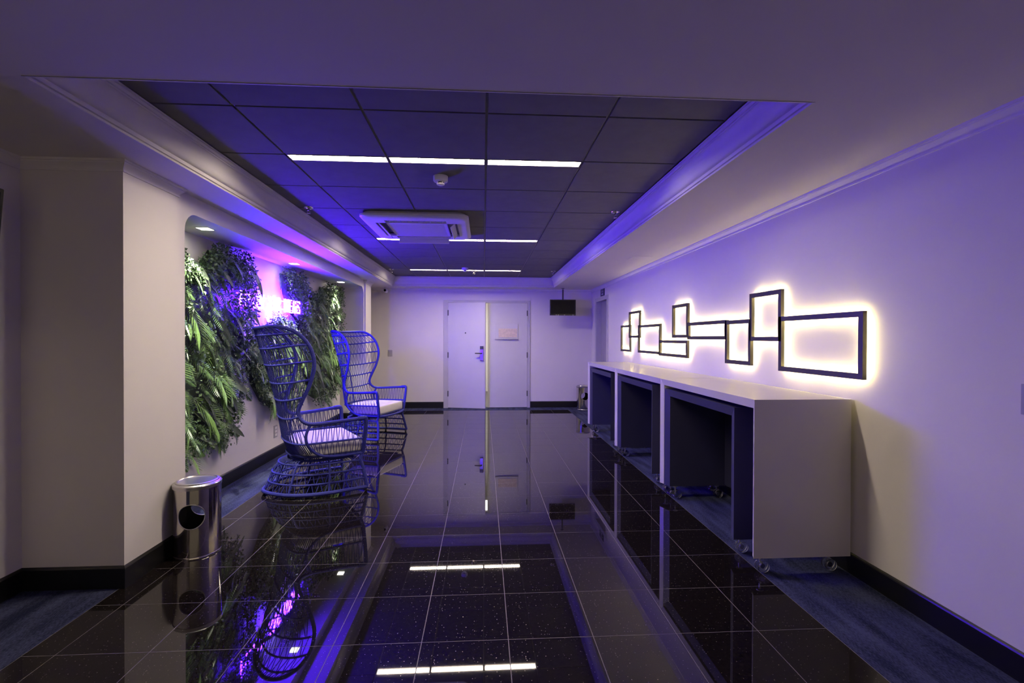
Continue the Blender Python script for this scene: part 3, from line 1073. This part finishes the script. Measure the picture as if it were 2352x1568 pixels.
def shell_pt(t, z):
    """t in -1..1 across the back, local (F, R, Z)"""
    fe, we = lerp_tab(EZ, z)
    fb_ = lerp_tab(BZ, z)[0]
    a = t * PI / 2
    p = 2.0 / (2.3 + 0.6 * max(0, min(1, (z - .9) / .5)))
    c, s = math.cos(a), math.sin(a)
    return Vector((fe - (fe - fb_) * (abs(c) ** p), we * math.copysign(abs(s) ** p, s), z))
def rib_pt(t, z):
    lift = 0.042 if .65 < z < 1.38 else 0.02 if z < 1.45 and z > .65 else 0.0
    return shell_pt(t, z - lift * (.55 - t * t))
def zigzag(b_, lo, hi, n, r=.0030, both=True):
    """lo, hi: functions of 0..1 giving points"""
    for i in range(n):
        u0, u1, u2 = i / n, (i + .5) / n, (i + 1) / n
        b_.tube([lo(u0 + .08 / n), hi(u1 - .08 / n)], r, 4, cap=False)
        b_.tube([hi(u1 + .08 / n), lo(u2 - .08 / n)], r, 4, cap=False)
def path_fn(pts):
    P = [Vector(p) for p in pts]
    L = [0]
    for a, b_ in zip(P, P[1:]):
        L.append(L[-1] + (b_ - a).length)
    T = L[-1]
    def f(u):
        s = max(0, min(1, u)) * T
        for i in range(len(P) - 1):
            if s <= L[i + 1] or i == len(P) - 2:
                k = (s - L[i]) / max(1e-9, L[i + 1] - L[i])
                return P[i].lerp(P[i + 1], min(1, k))
    return f
def R2(pts):   # local (F, R, Z) -> object axes x = forward, y = -right
    return [Vector((p[0], -p[1], p[2])) for p in pts]
def make_chair():
    e = empty('armchair', 'x', 'chair', (0, 0, 0), 0, 'blue corded armchairs')
    half = spline(EDGE, 5)
    full = [Vector((p[0], -p[1], p[2])) for p in reversed(half)][:-1] + [Vector(p) for p in half]
    full = [Vector((p[0], p[1], p[2])) for p in full]
    MB().tube(R2(full), .0165, 10).build('back_frame', M['cord'], e, smooth=True)
    for s in (1, -1):
        MB().tube(R2(spline([(.312, s * .408, .672), (.332, s * .405, .655), (.333, s * .385, .55), (.330, s * .358, .43), (.325, s * .338, .345), (.31, s * .334, .332)], 5)), .0185, 10).build('arm_post', M['cord'], e, smooth=True)
        MB().tube(R2(spline([(.26, s * .403, .664), (.316, s * .408, .668)], 2)), .0215, 10).build('arm_cap', M['cord'], e, smooth=True)
        # side curve from the wing down to the seat frame
        MB().tube(R2(spline([(-.135, s * .357, .645), (-.170, s * .350, .56), (-.165, s * .346, .48), (-.12, s * .342, .41), (-.04, s * .338, .355), (.06, s * .335, .336), (.2, s * .334, .333), (.325, s * .334, .333)], 5)), .013, 8).build('seat_frame', M['cord'], e, smooth=True)
    # front bar of the seat
    MB().tube(R2(spline([(.325, -.336, .335), (.345, -.2, .322), (.35, 0, .318), (.345, .2, .322), (.325, .336, .335)], 4)), .016, 8).build('front_rail', M['cord'], e, smooth=True)
    # rail round the seat at cushion height
    rail = [(.330, .365, .475), (.1, .358, .472), (-.15, .345, .47)]
    back = [tuple(shell_pt(t, .47)) for t in [1 - i / 12 * 2 for i in range(1, 12)]]
    rl = rail + back + [(p[0], -p[1], p[2]) for p in reversed(rail)]
    MB().tube(R2(rl), .0095, 8).build('seat_rail', M['cord'], e, smooth=True)
    # ribs of the back
    ribs = [.70, .863, 1.014, 1.175, 1.32, 1.425]
    for z in ribs:
        MB().tube(R2([rib_pt(-1 + 2 * i / 28, z) for i in range(29)]), .0092, 7).build('back_rib', M['cord'], e, smooth=True)
    MB().tube(R2([shell_pt(0, .32 + (1.478 - .32) * i / 20) + Vector((.006, 0, 0)) for i in range(21)]), .008, 7).build('back_stay', M['cord'], e, smooth=True)
    zs = [.47] + ribs + [1.478]
    for k in range(len(zs) - 1):
        b_ = MB()
        z0, z1 = zs[k], zs[k + 1]
        zigzag(b_, path_fn(R2([rib_pt(-.97 + 1.94 * i / 40, z0) for i in range(41)])), path_fn(R2([rib_pt(-.97 + 1.94 * i / 40, z1) for i in range(41)])), 19, .0034)
        b_.build('back_lacing', M['cord_d'], e)
    # arm lacing, upper and lower
    for s in (1, -1):
        b_ = MB()
        up = path_fn(R2([(-.12, s * .36, .648), (.0, s * .378, .646), (.14, s * .392, .655), (.30, s * .406, .666)]))
        mid = path_fn(R2([(-.13, s * .346, .47), (.1, s * .358, .472), (.318, s * .364, .475)]))
        low = path_fn(R2([(-.10, s * .341, .395), (-.02, s * .337, .348), (.1, s * .335, .335), (.312, s * .334, .334)]))
        zigzag(b_, mid, up, 10)
        b_.build('arm_lacing', M['cord_d'], e)
        b_ = MB()
        zigzag(b_, low, mid, 9)
        b_.build('arm_lacing', M['cord_d'], e)
    # seat deck, waist and under-seat weave
    waist = spline([(.25, .30, .308), (.05, .285, .305), (-.12, .235, .30), (-.20, .12, .30), (-.225, 0, .30), (-.20, -.12, .30), (-.12, -.235, .30), (.05, -.285, .305), (.25, -.30, .308)], 4)
    MB().tube(R2(waist), .012, 8).build('waist_ring', M['cord'], e, smooth=True)
    b_ = MB()
    rb = path_fn(R2([(-.13, .34, .46)] + back + [(-.13, -.34, .46)]))
    wb = path_fn(R2(waist[6:-6]))
    for i in range(46):
        b_.tube([rb(i / 45), wb(i / 45)], .0045, 4, cap=False)
    b_.build('under_weave', M['cord_d'], e)
    b_ = MB()
    ring = [(.335, .325), (.1, .33), (-.1, .325), (-.2, .25), (-.255, .12), (-.27, 0)]
    ring = ring + [(x, -y) for x, y in reversed(ring[:-1])]
    kk = len(ring)
    b_.add([(x, y, .352) for x, y in ring] + [(x, y, .34) for x, y in ring], [tuple(range(kk)), tuple(range(kk, 2 * kk))] + [(i, (i + 1) % kk, kk + (i + 1) % kk, kk + i) for i in range(kk)])
    b_.build('seat_deck', M['cord_d'], e)
    # cushion: rounded slab following the seat
    out = [(.322, .305), (.318, .318), (.1, .322), (-.08, .315), (-.17, .26), (-.225, .14), (-.24, 0)]
    out = out + [(x, -y) for x, y in reversed(out[:-1])]
    prf = [(.012, .352), (.002, .360), (0, .372), (0, .448), (.003, .460), (.012, .468), (.03, .472), (.09, .475)]
    vs = []
    kk = len(out)
    for d, z in prf:
        for x, y in out:
            n_ = Vector((x - .04, y)).normalized()
            vs.append((x - n_.x * d, y - n_.y * d, z))
    fs = [tuple(range(kk)), tuple(range((len(prf) - 1) * kk, len(prf) * kk))]
    for i in range(len(prf) - 1):
        for j in range(kk):
            fs.append((i * kk + j, i * kk + (j + 1) % kk, (i + 1) * kk + (j + 1) % kk, (i + 1) * kk + j))
    b_ = MB()
    b_.add(vs, fs)
    b_.build('cushion', M['cushion'], e, smooth=True)
    # skirt base: rings, posts, lacing, feet
    rings = [(.27, [(.304, .343), (.056, .318), (-.15, .268), (-.285, .15), (-.33, 0)]),
             (.192, [(.324, .357), (.11, .356), (-.13, .322), (-.31, .176), (-.385, 0)]),
             (.112, [(.335, .378), (.06, .374), (-.18, .326), (-.345, .178), (-.415, 0)]),
             (.032, [(.346, .400), (.0, .394), (-.235, .318), (-.385, .17), (-.455, 0)])]
    rp = []
    for z, pts in rings:
        p3 = [(x, y, z) for x, y in pts] + [(x, -y, z) for x, y in reversed(pts[:-1])]
        sp_ = spline(p3, 6)
        rp.append(sp_)
        MB().tube(R2(sp_), .017 if z < .06 else .0085, 8).build('base_ring', M['cord'], e, smooth=True)
    for k in range(3):
        b_ = MB()
        zigzag(b_, path_fn(R2(rp[k + 1])), path_fn(R2(rp[k])), 26, .0034)
        b_.build('base_lacing', M['cord'], e)  # lighter cord than the other lacing: downlight on the base put into colour
    b_ = MB()
    f0, f1 = path_fn(R2(rp[0])), path_fn(R2(waist))
    for i in range(56):
        b_.tube([f0(i / 55), f1((i + .5) / 56)], .0032, 4, cap=False)
    b_.build('base_lacing', M['cord_d'], e)
    for u in (0, .17, .34, .66, .83, 1.0):
        pts = [path_fn(waist)(u)] + [path_fn(r_)(u) for r_ in rp]
        if u in (0, 1.0):
            s = 1 if u == 0 else -1
            pts = [Vector((.322, s * .336, .333)), Vector((.306, s * .342, .285))] + pts[1:]
        MB().tube(R2(spline(pts, 4)), .0155 if u in (0, 1.0) else .010, 8).build('base_post', M['cord'], e, smooth=True)
        p = pts[-1]
        MB().lathe([(0, 0), (.012, 0), (.014, .004), (.014, .022), (0, .022)], 12, (p[0] * .97, -p[1] * .97, 0)).build('foot', M['dark_pl'], e)
    return e
ch1 = make_chair()
ch1['label'] = 'blue corded wing armchair in front, turned away to the right'
ch1.location = (-1.566, 4.62, 0.002)
ch1.rotation_euler = (0, 0, math.radians(31.7))
ch2 = copy_tree(ch1)
ch2['label'] = 'blue corded wing armchair farther back, facing the aisle'
ch2.location = (-1.598, 6.962, 0.002)
ch2.rotation_euler = (0, 0, math.radians(-18.8))

# ------------------------------------------------------------------ neon sign
GL = {
 'F': [[(0, 0), (0, 1), (1, 1)], [(0, .52), (.8, .52)]],
 'O': [[(.5, 0), (.15, .07), (0, .28), (0, .72), (.15, .93), (.5, 1), (.85, .93), (1, .72), (1, .28), (.85, .07), (.5, 0)]],
 'L': [[(0, 1), (0, 0), (.9, 0)]],
 'W': [[(0, 1), (.25, 0), (.5, .85), (.75, 0), (1, 1)]],
 'Y': [[(0, 1), (.5, .48), (1, 1)], [(.5, .48), (.5, 0)]],
 'U': [[(0, 1), (0, .25), (.15, .06), (.5, 0), (.85, .06), (1, .25), (1, 1)]],
 'R': [[(0, 0), (0, 1), (.7, 1), (.95, .88), (.95, .62), (.7, .5), (0, .5)], [(.5, .5), (1, 0)]],
 'D': [[(0, 0), (0, 1), (.55, 1), (.9, .82), (1, .5), (.9, .18), (.55, 0), (0, 0)]],
 'E': [[(.9, 1), (0, 1), (0, 0), (.9, 0)], [(0, .52), (.75, .52)]],
 'A': [[(0, 0), (.5, 1), (1, 0)], [(.2, .36), (.8, .36)]],
 'M': [[(0, 0), (0, 1), (.5, .35), (1, 1), (1, 0)]],
 'S': [[(1, .85), (.8, .97), (.5, 1), (.15, .93), (.03, .75), (.18, .58), (.8, .42), (.97, .25), (.85, .07), (.5, 0), (.2, .03), (0, .15)]],
}
ns = empty('neon_sign', 'glowing blue-white neon sign reading FOLLOW YOUR DREAMS between the plant panels', 'neon sign', (-2.300, 4.695, 1.697))
text = 'FOLLOW YOUR DREAMS'
adv = (6.185 - 4.695) / len(text)
for i, chh in enumerate(text):
    if chh == ' ':
        continue
    b_ = MB()
    for st in GL[chh]:
        pts = [(0, i * adv + p[0] * adv * .68, p[1] * .148) for p in st]
        b_.tube(pts, .0065, 6)
    b_.build('letter', M['neon'], ns, smooth=True)
b_ = MB()
for z in (.03, .125):
    b_.box(-.04, -.034, -.02, 1.49, z - .006, z + .006)
for y in (0.0, .48, .98, 1.47):
    for z in (.03, .125):
        b_.box(-.12, -.034, y - .006, y + .006, z - .006, z + .006)
b_.build('mounting_rail', M['acrylic'], ns)

# ------------------------------------------------------------------ plant panels
def fern_mesh(name, L, n, wid, droop, mat, pointed=.55, fwd=.55):
    b_ = MB()
    def pos(t):
        return Vector((0, L * t * (1 - .12 * t), -droop * t * t * L + .10 * L * t))
    P = [pos(i / 6) for i in range(7)]
    for i in range(6):
        a, c = P[i], P[i + 1]
        w0 = .004 * (1 - i / 7)
        b_.add([a + Vector((-w0, 0, .001)), a + Vector((w0, 0, .001)), c + Vector((w0 * .8, 0, .001)), c + Vector((-w0 * .8, 0, .001))], [(0, 1, 2, 3)])
    for k in range(n):
        t = .08 + .90 * k / (n - 1)
        p = pos(t)
        ln = wid * L * (math.sin(PI * (t * .86 + .12)) ** .8)
        hw = L / n * .36
        for s in (-1, 1):
            tip = p + Vector((s * ln, ln * fwd, -ln * .18))
            m_ = p + Vector((s * ln * pointed * .7, ln * pointed * .7 * fwd, .006 * L))
            up = Vector((0, hw, 0))
            b_.add([p, m_ - up, tip, m_ + up], [(0, 1, 2, 3)])
    me = b_.build(name, mat)
    return me
def blade_mesh(name, L, w, bend, mat):
    b_ = MB()
    n = 6
    vs = []
    for i in range(n + 1):
        t = i / n
        ww = w * (math.sin(PI * (t * .93 + .05)) ** .7)
        c = Vector((0, L * t, .16 * L * t - bend * L * t * t))
        vs += [c + Vector((-ww, 0, .25 * ww)), c, c + Vector((ww, 0, .25 * ww))]
    fs = []
    for i in range(n):
        a = i * 3
        fs += [(a, a + 1, a + 4, a + 3), (a + 1, a + 2, a + 5, a + 4)]
    b_.add(vs, fs)
    return b_.build(name, mat, smooth=True)
protos = {
 'fern': [fern_mesh('fern_frond', .34, 15, .24, .25, M['fern']), fern_mesh('fern_frond', .27, 13, .27, .35, M['fern']), fern_mesh('fern_frond', .40, 17, .20, .3, M['fern'])],
 'palm': [fern_mesh('palm_frond', .42, 12, .38, .35, M['fern_lime'], .5, 1.4), fern_mesh('palm_frond', .34, 11, .42, .45, M['fern_lime'], .5, 1.2)],
 'blade': [blade_mesh('blade_leaf', .30, .024, .3, M['blade']), blade_mesh('blade_leaf', .40, .036, .4, M['blade']), blade_mesh('blade_leaf', .24, .020, .25, M['blade'])],
}
def inside(p, poly):
    x, y = p
    r = False
    for i in range(len(poly)):
        x1, y1 = poly[i - 1]
        x2, y2 = poly[i]
        if (y1 > y) != (y2 > y) and x < (x2 - x1) * (y - y1) / (y2 - y1) + x1:
            r = not r
    return r
used = set()
def place(kind, parent, p, ang, out, sc, roll):
    pr_ = random.choice(protos[kind])
    if pr_.name not in used:
        used.add(pr_.name)
        o = pr_
        o.parent = parent
    else:
        o = dup(pr_, parent)
    d = Vector((out, math.sin(ang), -math.cos(ang))).normalized()
    nrm = Vector((1, .15 * random.uniform(-1, 1) - .15, .35)) 
    nrm = (nrm - d * nrm.dot(d)).normalized()
    xx = d.cross(nrm)
    m_ = Matrix(((xx.x, d.x, nrm.x), (xx.y, d.y, nrm.y), (xx.z, d.z, nrm.z))) @ Matrix.Rotation(roll, 3, 'Y')
    m4 = m_.to_4x4() @ Matrix.Scale(sc, 4)
    m4.translation = p
    o.matrix_local = m4
def panel(name_label, poly, counts, ivy_zone, seedv, lean=.55, ivyn=1500, thick=.07, over=None):
    random.seed(seedv)
    ylo, yhi = min(p[0] for p in poly), max(p[0] for p in poly)
    zlo, zhi = min(p[1] for p in poly), max(p[1] for p in poly)
    oy, oz = (ylo + yhi) / 2, zlo
    e = empty('plant_panel', name_label, 'plant', (NB, oy, oz), 0, 'hanging plant panels')
    # mossy backing
    cyy, czz = sum(p[0] for p in poly) / len(poly), sum(p[1] for p in poly) / len(poly)
    b_ = MB()
    k = len(poly)
    L0 = [(0.002, p[0] - oy, p[1] - oz) for p in poly]
    def shrink(p, f):
        return (p[0] + (cyy - p[0]) * f, p[1] + (czz - p[1]) * f)
    poly_b = [shrink(p, .07) for p in poly]
    L0 = [(0.002, p[0] - oy, p[1] - oz) for p in poly_b]
    L1 = [(thick * .6, shrink(p, .13)[0] - oy, shrink(p, .13)[1] - oz) for p in poly]
    b_.add(L0 + L1, [(i, (i + 1) % k, k + (i + 1) % k, k + i) for i in range(k)] + [tuple(range(k, 2 * k)), tuple(reversed(range(k)))])
    b_.build('backing', M['moss'], e)
    def rnd(zone=None):
        while True:
            p = (random.uniform(ylo, yhi), random.uniform(zlo, zhi))
            if inside(p, poly) and (zone is None or zone(p)):
                return p
    for kind, n_, zone in counts:
        pts = sorted([rnd(zone) for _ in range(n_)], key=lambda p: p[1])
        for p in pts:
            ang = lean + random.uniform(-.55, .45)
            if kind == 'palm':
                ang = lean * .6 + random.uniform(-.5, .4)
            out = random.uniform(.15, .75)
            sc = random.uniform(.5, .95)
            # start a little above so the tips stay near the outline
            q_ = Vector((thick * random.uniform(.5, 1.2), p[0] - oy - .10 * math.sin(ang), p[1] - oz + .14 * math.cos(ang)))
            if p[1] + .14 > NZ - .06:
                q_.z = min(q_.z, NZ - .10 - oz)
            place(kind, e, q_, ang, out, sc, random.uniform(-.35, .35))
    # small ivy leaves, far too many to count
    b_ = MB()
    for _ in range(ivyn):
        p = rnd(ivy_zone)
        if random.random() < .45:      # crowd the outline
            a_ = random.randrange(len(poly))
            t_ = random.random()
            e0, e1 = poly[a_ - 1], poly[a_]
            f_ = random.uniform(0, .14)
            p = shrink((e0[0] + (e1[0] - e0[0]) * t_, e0[1] + (e1[1] - e0[1]) * t_), f_)
        jy, jz = random.gauss(0, .03), random.gauss(0, .03)
        x = thick * random.uniform(.7, 2.0)
        c = Vector((x, p[0] - oy + jy, min(p[1] - oz + jz, NZ - .03 - oz)))
        s = random.uniform(.010, .022)
        d = Vector((random.uniform(.0, .8), random.uniform(-.8, .8), random.uniform(-1, .6))).normalized()
        nn_ = Vector((1, random.uniform(-.7, .7), random.uniform(-.2, .9)))
        nn_ = (nn_ - d * nn_.dot(d)).normalized()
        sd_ = d.cross(nn_)
        b_.add([c, c + d * s * .8 + sd_ * s * .6 + nn_ * s * .12, c + d * s * 1.7, c + d * s * .8 - sd_ * s * .6 + nn_ * s * .12], [(0, 1, 2), (0, 2, 3)])
    for _ in range(over[4] if over else 0):
        c = Vector((random.uniform(.10, .20), random.gauss((over[0] + over[1]) / 2, (over[1] - over[0]) / 3.2) - oy, random.gauss((over[2] + over[3]) / 2, (over[3] - over[2]) / 3.0) - oz))
        s = random.uniform(.011, .022)
        d = Vector((random.uniform(.0, .8), random.uniform(-.8, .8), random.uniform(-1, .6))).normalized()
        nn_ = Vector((1, random.uniform(-.7, .7), random.uniform(-.2, .9)))
        nn_ = (nn_ - d * nn_.dot(d)).normalized()
        sd_ = d.cross(nn_)
        b_.add([c, c + d * s * .8 + sd_ * s * .6 + nn_ * s * .12, c + d * s * 1.7, c + d * s * .8 - sd_ * s * .6 + nn_ * s * .12], [(0, 1, 2), (0, 2, 3)])
    o = b_.build('ivy_leaves', M['ivy'], e)
    o['kind'] = 'stuff'
    return e
PA = [(3.45, 2.0), (3.75, 2.08), (3.93, 1.98), (4.05, 1.88), (4.14, 2.02), (4.27, 2.13), (4.36, 2.225), (4.92, 2.22), (4.98, 2.0), (5.02, 1.75), (4.98, 1.5), (5.03, 1.32), (4.80, 1.1), (4.72, .8), (4.66, .62), (4.5, .44), (4.2, .46), (3.9, .42), (3.45, .45)]
PBp = [(4.98, 1.27), (5.16, 1.40), (5.36, 1.55), (5.62, 1.63), (5.95, 1.58), (6.15, 1.45), (6.28, 1.2), (6.32, .9), (6.25, .6), (6.0, .5), (5.6, .56), (5.3, .68), (5.1, .88), (4.98, 1.05)]
PCp = [(5.76, 2.21), (6.30, 2.21), (6.42, 2.05), (6.62, 1.97), (6.95, 2.02), (7.15, 2.0), (7.25, 2.2), (8.02, 2.21), (8.08, 1.9), (8.10, 1.5), (8.0, 1.0), (7.85, .6), (7.5, .45), (7.0, .45), (6.72, .55), (6.55, .9), (6.42, 1.2), (6.36, 1.5), (6.22, 1.66), (6.0, 1.76), (5.85, 1.95)]
panel('large plant panel at the near left end of the niche', PA,
      [('fern', 185, None), ('palm', 34, lambda p: p[1] < 1.35 or p[0] < 4.0), ('blade', 50, lambda p: p[0] > 4.05)],
      lambda p: (p[1] > 1.9 or p[0] > 4.75 or random.random() < .2), 11, .55, 6500, over=(4.56, 4.88, 1.58, 1.95, 900))
panel('small middle plant panel below the neon sign', PBp,
      [('fern', 85, None), ('palm', 20, lambda p: p[1] < 1.2), ('blade', 20, None)],
      lambda p: (p[1] > 1.35 or p[0] < 5.25 or random.random() < .35), 12, .3, 5000)
panel('tall far plant panel at the right end of the niche', PCp,
      [('fern', 140, None), ('palm', 40, lambda p: p[1] < 1.6 and p[0] > 6.8), ('blade', 80, lambda p: p[0] > 6.2 and p[1] < 1.95)],
      lambda p: (p[1] > 1.9 or p[0] < 6.4 or random.random() < .2), 13, .5, 7500, over=(6.16, 6.36, 1.62, 2.1, 260))
for ks in protos.values():
    for o in ks:
        if o.name not in used:
            bpy.data.objects.remove(o)
